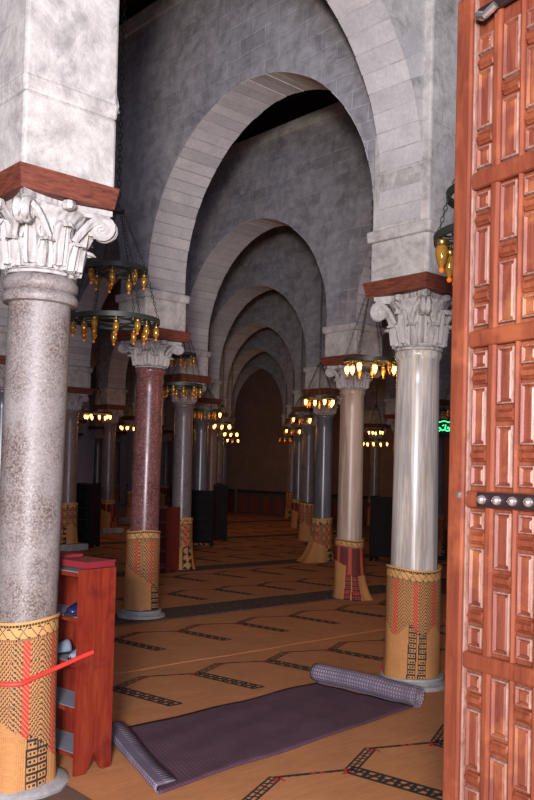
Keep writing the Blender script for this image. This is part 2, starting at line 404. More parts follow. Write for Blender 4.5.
def volute_mesh(h, r0, hw, ang):
    k = h/.42; mb = MB(); d = Vector((math.cos(ang), math.sin(ang), 0)); t = Vector((-d.y, d.x, 0)); u = Vector((0, 0, 1))
    for sgn in (-1, 1):
        pts = []; rad = []; c = d*(hw*1.36-.075)+t*sgn*.020+u*.30*k
        st = d*(r0+.03)+t*sgn*.09+u*.20*k
        for i in range(8):
            q = i/8; p = st.lerp(c+u*.062*k, q); p.z += .03*k*math.sin(q*PI); pts.append(p); rad.append(.020+.006*q)
        for i in range(26):
            a = PI/2-i/25*PI*3.2; rr = .062*(1-.8*i/25)
            pts.append(c+d*(rr*math.cos(a))+u*(rr*math.sin(a))*k); rad.append(.024*(1-.45*i/25))
        mb.tube(pts, rad, 6)
    V = [c for c in ()]
    ctr = d*(hw*1.36-.075)+u*.30*k
    m2 = [ctr+t*s*.02+(d*math.cos(a)+u*math.sin(a)*k)*.05 for s in (-1, 1) for a in [2*PI*i/12 for i in range(12)]]
    mb.add(m2, [(i, (i+1) % 12, (i+1) % 12+12, i+12) for i in range(12)]+[tuple(range(12))[::-1], tuple(range(12, 24))])
    return mb
def make_column(p, rb, rt, hcap, mshaft, mcap, label, base='round', neck=False, rot=None, lean=0, hw=.275, group=None, HCAP=3.03):
    root = empty('column', p, BROT if rot is None else rot); root.rotation_euler = (Matrix.Rotation(lean, 3, 'Y') @ Matrix.Rotation(BROT, 3, 'Z')).to_euler(); tag(root, label, 'column', group)
    mb = MB(); hb = 0.0
    if base == 'round':
        hb = .10; mb.lathe([(rb+.095, 0), (rb+.10, .02), (rb+.098, .045), (rb+.06, .055), (rb+.052, .065), (rb+.062, .08), (rb+.055, .095), (rb+.01, .10)], 40)
    elif base == 'low':
        hb = .05; mb.lathe([(rb+.10, 0), (rb+.105, .02), (rb+.09, .035), (rb+.03, .045), (rb+.01, .05)], 14)
    elif base == 'square':
        hb = .14; mb.box((0, 0, .07), (2*rb+.26, 2*rb+.26, .14))
    else:
        hb = .04; mb.lathe([(rb+.03, 0), (rb+.03, .03), (rb, .04)], 32)
    mb.build('base', M['base'], root)
    zc = HCAP-hcap; mb = MB(); prof = []
    prof += [(rb+.015, hb), (rb+.012, hb+.03), (rb, hb+.05)]
    for i in range(13): prof.append((rb+(rt-rb)*(i/12)**1.3, hb+.06+(zc-.07-hb-.06)*i/12))
    if neck: prof[-1] = (rt, zc-.14); prof += [(rt+.03, zc-.135), (rt+.04, zc-.11), (rt+.028, zc-.085), (rt+.012, zc-.075), (rt+.03, zc-.065), (rt+.036, zc-.035), (rt+.02, zc-.005), (rt+.01, zc)]
    else: prof += [(rt+.012, zc-.055), (rt+.02, zc-.03), (rt+.018, zc-.01), (rt+.01, zc)]
    mb.lathe(prof, 48); mb.build('shaft', mshaft, root, ang=50)
    cp = capital_mesh(hcap, rt, hw).build('capital', mcap, root, loc=(0, 0, zc), ang=35)
    for q in range(4): volute_mesh(hcap, rt, hw, PI/4+q*PI/2).build('volute', mcap, cp)
    return root
L1B = L1+Vector((-.05, 0, 0))
make_column(L1B, .160, .158, .37, M['granite'], M['capital'], 'weathered grey-pink granite column, the nearest one at the left edge, red rope across it', 'low', True, hw=.285, lean=.017, HCAP=2.985)
make_column(R1, .185, .165, .43, M['marble'], M['capital'], 'pale veined marble column beside the open wooden door', 'round', hw=.285)
make_column(lat(0, 1)+Vector((-.03, 0, 0)), .160, .146, .30, M['porphyry'], M['capital'], 'reddish purple porphyry column on a white round base, second in the left row', 'round', hw=.27, lean=.010)
make_column(lat(1, 0), .168, .152, .32, M['cream'], M['capital'], 'cream and tan marble column behind the pale one, second in the right row', 'none', hw=.27)
make_column(lat(1, 1), .165, .145, .35, M['greygran'], M['capital_far'], 'grey granite column behind the reddish one, third in the left row', 'none', hw=.26)
make_column(lat(2, 0), .165, .15, .36, M['bluegrey'], M['capital_far'], 'blue-grey marble column, third in the right row of the central aisle', 'none', hw=.26)
protos = {}
far_mats = [M['greygran'], M['pinkgran'], M['bluegrey']]
def far_column(p, idx, label, square):
    key = (idx % 3, square)
    if key not in protos: o = make_column(p, .165, .145, .34, far_mats[idx % 3], M['capital_far'], label, 'square' if square else 'none', hw=.255); protos[key] = o
    else: o = copy_tree(protos[key]); o.location = p; o['label'] = label
    return o
done = {(0, 0), (0, 1), (1, 0), (1, 1), (2, 0)}
for k in range(0, KW):
    for j in range(-2, 5 if k else 4):
        if (k, j) in done or j > (3 if k == 0 else 4) or (k == 0 and j < 0): continue
        p = lat(k, j)
        if not (-.8 < p.x/p.y < .6): continue
        n = k+1 if j <= 0 else k+2
        if j == 1: lab = 'slim column in the left row of the central aisle, %s from the doorway' % ORD[k+1]
        elif j == 0: lab = 'slim column in the right row of the central aisle, %s from the doorway' % ORD[k]
        elif j > 1: lab = 'dim column in the left side aisles, %s row outward, under the %s arcade back' % (ORD[j-1], ORD[k])
        else: lab = 'dim column in the right side aisles, %s row outward, under the %s arcade back' % (ORD[-j-1], ORD[k])
        far_column(p, (k*2+j) % 3, lab, j > 1)

for j in (2, 3):
    far_column(lat(-1, j), j, 'column beyond the left edge of the view, %s outward from the nearest column' % ORD[j-2], True)

# ------------------------------------------------------------------ matting wrapped around the column feet
def wrap(p, r0, h0, H, face, label, flare=.02, fl_ang=0.0, fl_w=1.0, fine=True, style=0, red=True, hi=False):
    nt, nh = (240, 130) if hi else (168, 84) if fine else (72, 36); cu, cz = (.0049, .0066) if hi else (.0068, .0095); V = []; F = []; MI = []
    ph = random.uniform(0, 6)
    for j in range(nh+1):
        t = j/nh; z = h0+(H-h0)*t
        for i in range(nt):
            a = 2*PI*i/nt
            da = math.atan2(math.sin(a-fl_ang), math.cos(a-fl_ang))
            f = flare*math.exp(-t*3.2)*(math.exp(-(da/fl_w)**2)+.12)
            rr = r0+.004+f*(1+.15*math.sin(a*9+ph))+.004*math.sin(a*5+ph+t*3)*(1.2-t)+.006*(t > .97)
            zz = z+(0.012*math.sin(a*2+ph)*(1 if t > .5 else .6))
            if t < .05: zz = max(zz, h0-.012)
            V.append((rr*math.cos(a), rr*math.sin(a), zz))
    for j in range(nh):
        t = (j+.5)/nh; z = (H-h0)*t; zt = (H-h0)-z
        for i in range(nt):
            a = 2*PI*(i+.5)/nt; s = math.atan2(math.sin(a-face), math.cos(a-face))*r0
            F.append((j*nt+i, j*nt+(i+1) % nt, (j+1)*nt+(i+1) % nt, (j+1)*nt+i)); mm = 0
            ii, jj = int(round(s/cu+500)), int(z/cz)
            if zt < .012: mm = 4
            elif zt < .026: mm = 1 if not fine or ii % 3 else 0
            elif zt < .085: mm = 1 if (abs(((ii+jj*1) % 10)-5) < 1 or (abs(((ii-jj*1) % 10)-5) < 1 and ii % 20 < 10) or jj % 7 == 3 and ii % 10 < 3) else 4
            elif zt < .10: mm = 1 if ii % 2 else 0
            else:
                low = .44+.05*math.cos(s*30)
                if style == 1: low = .40 if s > .02 else .56+.4*max(0, -s)
                if style == 2: low = .36-.9*s
                if zt < (H-h0)*(1-low) :
                    b = (s+.9) % .155
                    if red and b < .036: mm = 3 if (ii+jj) % 4 else 0
                    else:
                        kk = (ii-jj) % 4 if b < .095 else (ii+jj) % 4
                        mm = 0 if kk == 0 else (1 if kk == 1 else (2 if kk == 2 and jj % 2 else 0))
                        if style == 1: mm = 1 if kk else 3
                if t < low+.03 and mm == 0 or t < low:
                    for c in ((.045, .120) if style != 2 else (.10, .155)):
                        cc = c-.02*(1-t) ; x = s-cc
                        if abs(x) < .031:
                            q = jj % 6
                            mm = 1 if abs(x) > .024 or q in (0, 1) or (abs(x) < .016 and abs(x) > .004 and q in (3, 4)) else (0 if style != 1 else 3)
                            break
            MI.append(mm)
    mb = MB(); mb.add(V, F); mb.mi = MI
    # inner skin gives the matting its thickness
    n0 = len(mb.v); Vi = [(x*(1-.006/math.hypot(x, y)), y*(1-.006/math.hypot(x, y)), z) for x, y, z in V]
    mb.add(Vi, [f[::-1] for f in F], 0)
    for j in (0, nh):
        for i in range(nt):
            a, b = j*nt+i, j*nt+(i+1) % nt; mb.f.append((a, b, b+n0, a+n0)); mb.mi.append(0)
    o = mb.build('column_matting', [M['wrap'], M['black'], M['dgreen'], M['red'], M['ochre']], None, loc=p, ang=60)
    tag(o, label, 'matting wrap', 'reed matting wrapped round the column feet'); return o
FA = -PI/2
def face(p, d=0): return math.atan2(-p.y, -p.x)+d
wrap(L1B, .180, .025, .87, face(L1, -.1), 'orange reed matting with red hatching round the foot of the nearest left column', .06, face(L1,-1.0), 1.2, style=2, hi=True)
wrap(R1, .205, .085, .925, face(R1, -.15), 'orange patterned matting round the foot of the pale marble column beside the door', .03, face(R1, -.9), .9, style=0, hi=True)
wrap(lat(0, 1)+Vector((-.03, 0, 0)), .178, .105, .955, face(lat(0, 1), .25), 'orange matting with black ladder edge round the foot of the reddish column', .02, face(lat(0, 1)), 2, style=2)
wrap(lat(1, 0), .18, .02, .775, face(lat(1, 0), -.2), 'flared matting with dark and red stripes round the foot of the cream column', .15, face(lat(1, 0), .9), 1.0, style=1)
wrap(lat(1, 1), .18, .02, .84, face(lat(1, 1), .2), 'orange matting round the foot of the third column in the left row', .07, face(lat(1, 1), .9), .9, False)
wrap(lat(2, 0), .18, .02, .80, face(lat(2, 0), .2), 'spreading orange matting round the foot of the third column in the right row', .32, face(lat(2, 0), -.75), .75, False, style=2)
for k in range(0, KW):
    for j in range(-2, 4):
        if (k, j) in done or (k == 0 and j < 2): continue
        p = lat(k, j)
        if not (-.36 < p.x/p.y < .36): continue
        where = 'left row' if j == 1 else 'right row' if j == 0 else ('left side aisle row %s' % ORD[j-2] if j > 1 else 'right side aisle row %s' % ORD[-j-1])
        wrap(p, .18, .14 if j > 1 else .02, .82+.1*((k+j) % 2), face(p, (k*3+j) % 5*.4-.8), 'dim orange matting on a far column foot, %s, %s back' % (where, ORD[k]), .05, face(p), 2, False, style=(k+j) % 3)

# ------------------------------------------------------------------ floor mats: strips of reed matting with rows of niches
MO = Vector((-1.04, 6.31, 0))
UA = Vector((.747, .665, 0)); VB = Vector((-.665, .747, 0))
def strip(v0, v1, vm, label, u0, u1, z, pitch=.765, uo=0.0, kind='reed', thin=False):
    """mesh in local (u, v) axes; vm: where the niche gables start"""
    mb = MB(); T = .012
    n = max(2, int((u1-u0)/.25)); rnd = random.Random(int(v0*100)); lo = []; hi = []
    for i in range(n+1):
        u = u0+(u1-u0)*i/n; lo.append((u, v0+rnd.uniform(-.012, .012))); hi.append((u, v1+rnd.uniform(-.012, .012)))
    for i in range(n):
        q = [lo[i], lo[i+1], hi[i+1], hi[i]]
        V = [(x, y, 0) for x, y in q]+[(x, y, T) for x, y in q]; mb.add(V, [(3, 2, 1, 0), (4, 5, 6, 7), (0, 1, 5, 4), (2, 3, 7, 6)], 0)
        V = [(lo[i][0], lo[i][1], T+.002), (lo[i+1][0], lo[i+1][1], T+.002), (lo[i+1][0], lo[i+1][1]+.02, T+.002), (lo[i][0], lo[i][1]+.02, T+.002)]
        mb.add(V, [(0, 1, 2, 3)], 4)
    def seg(p, q, w, m=1, zz=.001):
        p = Vector(p); q = Vector(q); d = (q-p).normalized(); nn = Vector((-d.y, d.x))*w/2
        mb.add([(*(p-nn), T+zz), (*(q-nn), T+zz), (*(q+nn), T+zz), (*(p+nn), T+zz)], [(0, 1, 2, 3)], m)
    def ladder(p, q, w, rungs, edge=.024):
        p = Vector(p); q = Vector(q); d = (q-p).normalized(); nn = Vector((-d.y, d.x))
        seg(p+nn*w/2, q+nn*w/2, edge); seg(p-nn*w/2, q-nn*w/2, edge); seg(p, q, edge*.8)
        L = (q-p).length
        for i in range(rungs+1):
            c = p+d*(L*i/rungs); sk = d*.012*(1 if i % 2 else -1)
            seg(c-nn*w/2-sk, c+nn*w/2+sk, w*.26, 1, .0014)
    if kind == 'reed':
        k0 = int((u0-uo)/pitch)-1; k1 = int((u1-uo)/pitch)+1
        for k in range(k0, k1):
            u = uo+k*pitch
            if u < u0+.02 or u+pitch > u1: continue
            ladder((u, vm), (u+.10, vm-.62), .105, 13)
            ladder((u, vm), (u+.36, vm+.17), .06, 8, .013)
            seg((u+.36, vm+.17), (u+pitch, vm), .022, 1, .001)
            seg((u+.36, vm+.185), (u+pitch, vm+.015), .007, 1, .001)
            for i in range(9):
                c = Vector((u+.36, vm+.17)).lerp(Vector((u+pitch, vm)), (i+.5)/9); seg(c-Vector((.012, 0)), c+Vector((.012, 0)), .03, 3 if i in (4, 5, 8) else 1, .0016)
            for cx, cy in ((u+.36, vm+.16), (u-.03, vm+.01)):
                seg((cx-.06, cy-.035), (cx+.02, cy), .02, 3, .002); seg((cx, cy-.06), (cx+.01, cy), .018, 3, .002)
    elif kind == 'dark':
        w = v1-v0
        for i in range(int((u1-u0)/.12)):
            u = u0+.06+i*.12
            for t in range(5):
                cv = v0+w*(t+.5)/5; seg((u-.035, cv-.02), (u+.035, cv+.02), .016, 1, .001)
                if (i+t) % 3 == 0: seg((u-.02, cv+.03), (u+.03, cv+.03), .012, 3 if t % 2 else 4, .001)
        seg((u0, v0+.03), (u1, v0+.03), .02, 1); seg((u0, v1-.03), (u1, v1-.03), .02, 1)
    mats = [M['darkmat'] if kind == 'dark' else M['mat'], M['black'], M['dgreen'], M['red'], M['ochre']]
    o = mb.build('floor_mat', mats, None, smooth=False, loc=(MO.x, MO.y, z)); o.rotation_euler = (0, 0, math.atan2(UA.y, UA.x))
    return tag(o, label, 'mat', 'long reed mats laid side by side on the floor')
strip(-4.6, -2.95, -3.5, 'orange reed mat strip across the very front of the floor by the doorway', -2.5, 4.5, .0)
strip(-2.97, -1.42, -2.25, 'orange reed mat with big black niche outlines in front of the purple runner', -1.2, 4.4, .004, uo=.10)
strip(-1.45, .39, .0, 'orange reed mat strip lying under the purple runner and around the pale column', -1.9, 5.2, .0, uo=.0)
strip(.37, 2.06, 1.5, 'orange reed mat strip between the purple runner and the dark patterned strip', -2.2, 6.2, .004, uo=.16)
strip(2.08, 2.70, 0, 'narrow dark grey patterned strip crossing between the reddish and cream columns', -.6, 6.2, .006, kind='dark')
v = 2.72; n = 0
while v < 22:
    wd = 1.38 if n % 3 else 1.30
    if n in (2, 5, 8):
        strip(v, v+.5, 0, 'dark patterned strip crossing the far floor, %s one back' % ORD[n//3+1], -3+v*-.5, 7.5+v*.6, .004, kind='dark'); v += .5
    strip(v, v+wd, v+wd-.42, 'orange reed mat strip with niche outlines, %s back beyond the first dark strip' % (ORD[n]), -3+v*-.5, 7.5+v*.6, .0 if n % 2 else .003, uo=.3*(n % 3), thin=True)
    v += wd; n += 1

# ------------------------------------------------------------------ purple runner with its rolled end
def runner():
    P0 = Vector((-.90, 5.20, 0)); P1 = Vector((-.47, 4.27, 0)); P2 = Vector((.46, 6.55, 0)); P3 = Vector((1.09, 5.93, 0))
    root = empty('purple_runner', ((P0+P1+P2+P3)/4)); root.location.z = .02; c = root.location.copy()
    NU, NV = 60, 24; mb = MB(); V = []; uv = []
    for i in range(NU+1):
        u = i/NU
        for j in range(NV+1):
            vv = j/NV; p = P0.lerp(P2, u).lerp(P1.lerp(P3, u), vv)
            z = .024+.004*math.sin(u*17+vv*4)+.003*math.sin(vv*19+u*9)
            V.append(Vector((p.x, p.y, z))-c); uv.append((vv, u*2))
    mb.add(V, [(i*(NV+1)+j, (i+1)*(NV+1)+j, (i+1)*(NV+1)+j+1, i*(NV+1)+j+1) for i in range(NU) for j in range(NV)], 0); mb.uv = uv
    o = mb.build('cloth', [M['runner']], root); sm = o.modifiers.new('thick', 'SOLIDIFY'); sm.thickness = .008; sm.offset = -1
    # turned-up near end, underside to the doorway
    mb = MB(); V = []; uv = []; dn = (P0-P2).normalized()
    NC = 12
    for i in range(NC+1):
        t = i/NC; a = -PI/2+t*PI*.98; r = .034
        for j in range(NV+1):
            vv = j/NV; p = P0.lerp(P1, vv); rr = r*(1.0-.35*vv+.1*math.sin(vv*8))
            q = p+dn*(rr*math.cos(a)); q.z = .026+rr+rr*math.sin(a)
            if t > .85: q += -dn*(t-.85)*.7; q.z -= (t-.85)*.06
            V.append(q-c); uv.append((vv, t*.2))
    mb.add(V, [(i*(NV+1)+j, (i+1)*(NV+1)+j, (i+1)*(NV+1)+j+1, i*(NV+1)+j+1) for i in range(NC) for j in range(NV)], 0); mb.uv = uv
    o = mb.build('turned_up_end', [M['runner_back']], root); sm = o.modifiers.new('thick', 'SOLIDIFY'); sm.thickness = .008; sm.offset = -1
    o['label'] = 'lilac woven underside of the runner'
    # rolled far end: a spiral
    ax = (P3-P2).normalized(); out = Vector((-ax.y, ax.x, 0)); W = (P3-P2).length+.06
    mb = MB(); V = []; uv = []; NS = 90
    for i in range(NS+1):
        t = i/NS; a = -PI/2-(1-t)*0+t*PI*5.2; r = .075-.048*t
        for j in range(NV+1):
            vv = j/NV; q = P2-ax*.03+ax*W*vv+out*(.02+r*math.cos(a)); q.z = .030+.075+r*math.sin(a)
            q.z += -.004*math.cos(vv*7)
            V.append(q-c); uv.append((vv*1.2, t*1.6))
    mb.add(V, [(i*(NV+1)+j, (i+1)*(NV+1)+j, (i+1)*(NV+1)+j+1, i*(NV+1)+j+1) for i in range(NS) for j in range(NV)], 0); mb.uv = uv
    o = mb.build('rolled_end', [M['runner_back']], root, ang=180); sm = o.modifiers.new('thick', 'SOLIDIFY'); sm.thickness = .007; sm.offset = 0
    o['label'] = 'lilac striped rolled-up end of the runner'
    tag(root, 'purple-brown woven runner with its far end rolled up, lying before the pale column', 'carpet')
runner()

# ------------------------------------------------------------------ chandeliers
def chain(mb, p0, p1, ll=.034, r=.0028, m=0):
    p0 = Vector(p0); p1 = Vector(p1); d = p1-p0; L = d.length; n = max(1, int(L/(ll*.8))); d.normalize()
    a = d.cross(Vector((0, 1, .1))).normalized(); b = d.cross(a)
    for i in range(n):
        c = p0+d*(L*(i+.5)/n); s = a if i % 2 else b
        mb.tube([c+d*(ll/2*math.cos(t))+s*(ll*.27*math.sin(t)) for t in [2*PI*q/8 for q in range(8)]], r, 4, m, True)
def ring_mesh(r, n=36, spokes=12):
    mb = MB(); mb.lathe([(r-.014, -.017), (r+.006, -.019), (r+.008, .019), (r-.014, .017), (r-.014, -.017)], 48, cap=False)
    ri = r*.42; mb.lathe([(ri-.008, -.008), (ri+.004, -.008), (ri+.004, .008), (ri-.008, .008), (ri-.008, -.008)], 32, cap=False)
    for i in range(spokes):
        a = 2*PI*i/spokes; d = Vector((math.cos(a), math.sin(a), 0)); t = Vector((-d.y, d.x, 0))
        mb.tube([d*ri, d*(ri+(r-ri)*.3)+t*.02, d*(ri+(r-ri)*.7)-t*.02, d*(r-.005)], .006, 4)
        c = d*(ri+(r-ri)*.55)+t*(r*.13); q = r*.085
        mb.tube([c+Vector((q*math.cos(s), q*math.sin(s), 0)) for s in [2*PI*x/10 for x in range(10)]], .005, 4, 0, True)
    return mb
me_cache = {}
def shared(name, mk, mats, parent, loc, ang=40):
    if name not in me_cache: me_cache[name] = mk().build(name.split('|')[0], mats, None, ang=ang); o = me_cache[name]
    else: o = me_cache[name].copy(); COL.objects.link(o)
    o.parent = parent; o.location = loc; return o
def collar_mb():
    m = MB(); m.lathe([(.010, .028), (.024, .024), (.027, .018), (.023, .010), (.025, 0), (.019, -.004)], 12); m.tube([(0, 0, .03), (0, 0, .06)], .004, 5); return m
def cup_mb():
    m = MB(); m.lathe([(q*.8, z*.72) for q, z in [(.026, 0), (.030, -.02), (.031, -.04), (.027, -.07), (.018, -.098), (.011, -.112), (.004, -.114)]], 14); return m
def tip_mb():
    m = MB(); m.lathe([(q*.75, z*.74) for q, z in [(.006, -.110), (.013, -.118), (.014, -.126), (.008, -.136), (.001, -.138)]], 10); return m
def chandelier(loc, tiers, hub, label, lit=(), ncups=(12, 7), scale=1.0, glow=0, rot=.2, hub_r=.03, drop=-.035, cs=1.0):
    """tiers: list of (radius, height) from the lowest up; lit: which cups burn (index on the lowest ring), 'all'"""
    root = empty('chandelier', (loc[0], loc[1], tiers[0][1]), rot); z0 = tiers[0][1]
    tag(root, label, 'chandelier', 'ring chandeliers hanging from the ceiling')
    for ti, (r, h) in enumerate(tiers):
        shared('ring|%.3f' % r, lambda: ring_mesh(r), [M['bronze']], root, (0, 0, h-z0))
        n = ncups[min(ti, len(ncups)-1)]
        for i in range(n):
            a = 2*PI*i/n; rr = r-.022-(.05 if i % 2 else 0)
            on = lit == 'all' or (ti, i) in lit
            g = shared('lamp_cup|'+('lit' if on else 'off'), cup_mb, [M['lit'] if on else M['amber']], root, (rr*math.cos(a), rr*math.sin(a), h-z0+drop-.01-(.015 if i % 2 else 0))); g.scale = (cs, cs, cs)
            shared('collar|', collar_mb, [M['brass']], g, (0, 0, 0)); shared('glass_tip|', tip_mb, [M['tip']], g, (0, 0, 0))
    hz = hub-z0; mb = MB(); mb.lathe([(hub_r+.01, hz-.02), (hub_r+.022, hz-.012), (hub_r+.022, hz+.01), (hub_r*.7, hz+.018), (.012, hz+.05), (.01, hz+.06)], 20); mb.build('hub', M['bronze'], root)
    for q in range(6):
        a = 2*PI*q/6; d = Vector((math.cos(a), math.sin(a), 0)); mb = MB()
        prev = d*(hub_r+.012)+Vector((0, 0, hz-.01))
        for (r, h) in reversed(tiers):
            nx = d*(r-.003)+Vector((0, 0, h-z0+.01)); chain(mb, prev, nx); prev = nx
        mb.build('chain', M['bronze'], root)
    mb = MB(); chain(mb, (0, 0, hz+.06), (0, 0, HTOP+.23-z0), .06, .005); mb.build('suspension_chain', M['bronze'], root)
    if glow:
        l = bpy.data.lights.new('lamp_glow', 'POINT'); l.energy = glow; l.color = (1, .45, .14); l.shadow_soft_size = .12
        lo = bpy.data.objects.new('lamp_glow', l); COL.objects.link(lo); lo.parent = root; lo.location = (0, 0, -.22)
    return root
chandelier((-1.22, 6.9), [(.355, 2.83), (.245, 3.245)], 3.73, 'large unlit two-ring chandelier beside the nearest left column')
chandelier((1.22, 4.35), [(.35, 2.87), (.29, 3.10)], 3.6, 'unlit two-ring chandelier partly behind the top of the open door', rot=.1, cs=1.35, drop=-.045)
chandelier((-1.13, 11.5), [(.30, 2.76), (.20, 3.18)], 3.62, 'unlit two-ring chandelier between the reddish column and the grey one behind it', rot=.3)
chandelier((-1.05, 16.0), [(.265, 2.74)], 3.12, 'small ring chandelier over the left row with a single burning lamp', lit={(0, 0)}, ncups=(8,), glow=1.5, rot=-.1)
chandelier((1.10, 8.8), [(.27, 2.80)], 3.55, 'burning ring chandelier hanging left of the pale column capital', lit={(0, 0), (0, 5), (0, 6), (0, 7), (0, 4)}, ncups=(9,), glow=12, rot=-.05)
chandelier((.88, 13.3), [(.265, 2.80)], 3.3, 'burning ring chandelier just left of the cream column', lit={(0, 0), (0, 1), (0, 7), (0, 6), (0, 8)}, ncups=(9,), glow=8, rot=-.6)
for (x, y, z, side, n) in ((-.98, 20.5, 2.75, 'left', 4), (-.93, 25.0, 2.75, 'left', 5), (-1.0, 28.5, 2.68, 'left', 6), (.79, 17.7, 2.78, 'right', 3), (.78, 22.2, 2.75, 'right', 4), (.72, 26.6, 2.7, 'right', 5)):
    chandelier((x, y), [(.265, z)], 3.15, 'small ring chandelier far along the %s row of the aisle, %s from the doorway' % (side, ORD[n-1]), lit='all' if side == 'left' and n < 6 else {(0, 0), (0, 1), (0, 6)} if n != 5 else (), ncups=(8,), glow=6 if side == 'left' else 3, rot=-.7)
chandelier((-3.62, 18.6), [(.30, 2.80)], 3.3, 'burning chandelier in the left side aisle beside the nearest grey far column', lit='all', ncups=(9,), glow=8)
chandelier((-3.62, 23.1), [(.28, 2.78)], 3.3, 'burning chandelier in the left side aisle just left of the reddish column', lit='all', ncups=(7,), glow=6)
chandelier((3.15, 23.6), [(.36, 2.52), (.22, 2.84)], 3.5, 'burning two-ring chandelier seen far between the two right columns', lit='all', ncups=(9, 5), glow=8)
chandelier((3.45, 15.0), [(.36, 2.80)], 3.5, 'dark unlit ring chandelier above the green neon sign', ncups=(10,))
chandelier((-3.75, 9.6), [(.355, 2.83)], 3.6, 'dark unlit ring chandelier left of the nearest column', ncups=(10,))

# ------------------------------------------------------------------ green neon sign
def neon():
    root = empty('neon_sign', (3.12, 14.6, 2.45), R(4)); tag(root, 'small green neon sign with flowing script, seen between the pale column and the door', 'sign')
    mb = MB(); mb.box((0, .03, 0), (.50, .03, .30)); mb.build('backboard', M['rackdark'], root, smooth=False)
    mb = MB(); mb.tube([(-.23+i*.46/24, -.005, .09+.022*abs(math.sin(i*PI/8))) for i in range(25)], .008, 6); mb.build('neon_border', M['neon'], root)
    mb = MB()
    for st in ([(-.21, .0), (-.19, -.05), (-.15, -.06), (-.13, -.02), (-.13, .04)], [(-.13, -.04), (-.08, -.06), (-.05, -.03), (-.08, .0), (-.10, -.02)],
               [(-.05, -.04), (-.01, -.05), (.02, -.02), (.03, .05)], [(.02, -.03), (.05, -.06), (.09, -.05), (.10, -.01), (.07, .01), (.06, -.02)], [(.10, -.05), (.15, -.06), (.18, -.03), (.19, .04), (.16, .05)], [(-.03, .03), (.0, .045)], [(.1, .04), (.12, .05)]):
        pts = []
        for i in range(len(st)-1):
            for q in range(4): pts.append((st[i][0]+(st[i+1][0]-st[i][0])*q/4, -.005, st[i][1]+(st[i+1][1]-st[i][1])*q/4))
        pts.append((st[-1][0], -.005, st[-1][1])); mb.tube(pts, .0085, 6)
    mb.build('neon_script', M['neon'], root)
    mb = MB(); [mb.tube([(x, .03, .15), (x, .03, HTOP-2.45)], .004, 5) for x in (-.2, .2)]; mb.build('hanging_wire', M['iron'], root)
neon()

# ------------------------------------------------------------------ shoe racks
def rack(p, rz, L, D, H, mat, label, nsh=5, pos_end=True, liner=True):
    """local x along the rack (0..L), y depth (0..D); open front at y = 0"""
    root = empty('shoe_rack', p, rz); tag(root, label, 'shoe rack', 'wooden shoe racks between the columns')
    for x in (.014, L-.014):
        mb = MB(); prof = [(0, 0), (D*.22, 0), (D*.36, .13), (D*.5, .06), (D*.64, .13), (D*.78, 0), (D, 0), (D, H), (0, H)]
        prof = [(0, 0), (D*.25, 0), (D*.40, .05), (D*.5, .11), (D*.60, .05), (D*.75, 0), (D, 0), (D, H), (0, H)]
        bm = bmesh.new(); vs = [bm.verts.new((0, a, b)) for a, b in prof]; f = bm.faces.new(vs); f.normal_update(); bmesh.ops.triangulate(bm, faces=[f]); bm.verts.index_update(); tri = [tuple(v.index for v in ff.verts) for ff in bm.faces]; bm.free()
        n = len(prof); V = [(x-.014, a, b) for a, b in prof]+[(x+.014, a, b) for a, b in prof]
        mb.add(V, tri+[tuple(i+n for i in t[::-1]) for t in tri]+[(i, (i+1) % n, (i+1) % n+n, i+n) for i in range(n)]); mb.build('side_panel', mat, root, smooth=False)
    for i in range(nsh):
        z = .10+(H-.13)*i/(nsh-1)
        mb = MB(); mb.box((L/2, D/2-.004, z), (L-.056, D-.02, .022)); s = mb.build('shelf', mat, root, smooth=False)
        if liner: mb = MB(); mb.box((L/2, D/2-.004, z+.013), (L-.062, D-.03, .003)); mb.build('shelf_liner', M['liner'], s, smooth=False)
    mb = MB(); mb.box((L/2, D-.006, H/2+.05), (L-.056, .010, H-.12)); mb.build('back_panel', mat, root, smooth=False)
    return root
RA = R(140)    # near rack: runs away to the left, its end panel towards the aisle
rp = Vector((-.935, 4.50, .012))
rk = rack(rp, RA, .95, .235, 1.085, M['rack'], 'red varnished wooden shoe rack standing right behind the nearest left column')
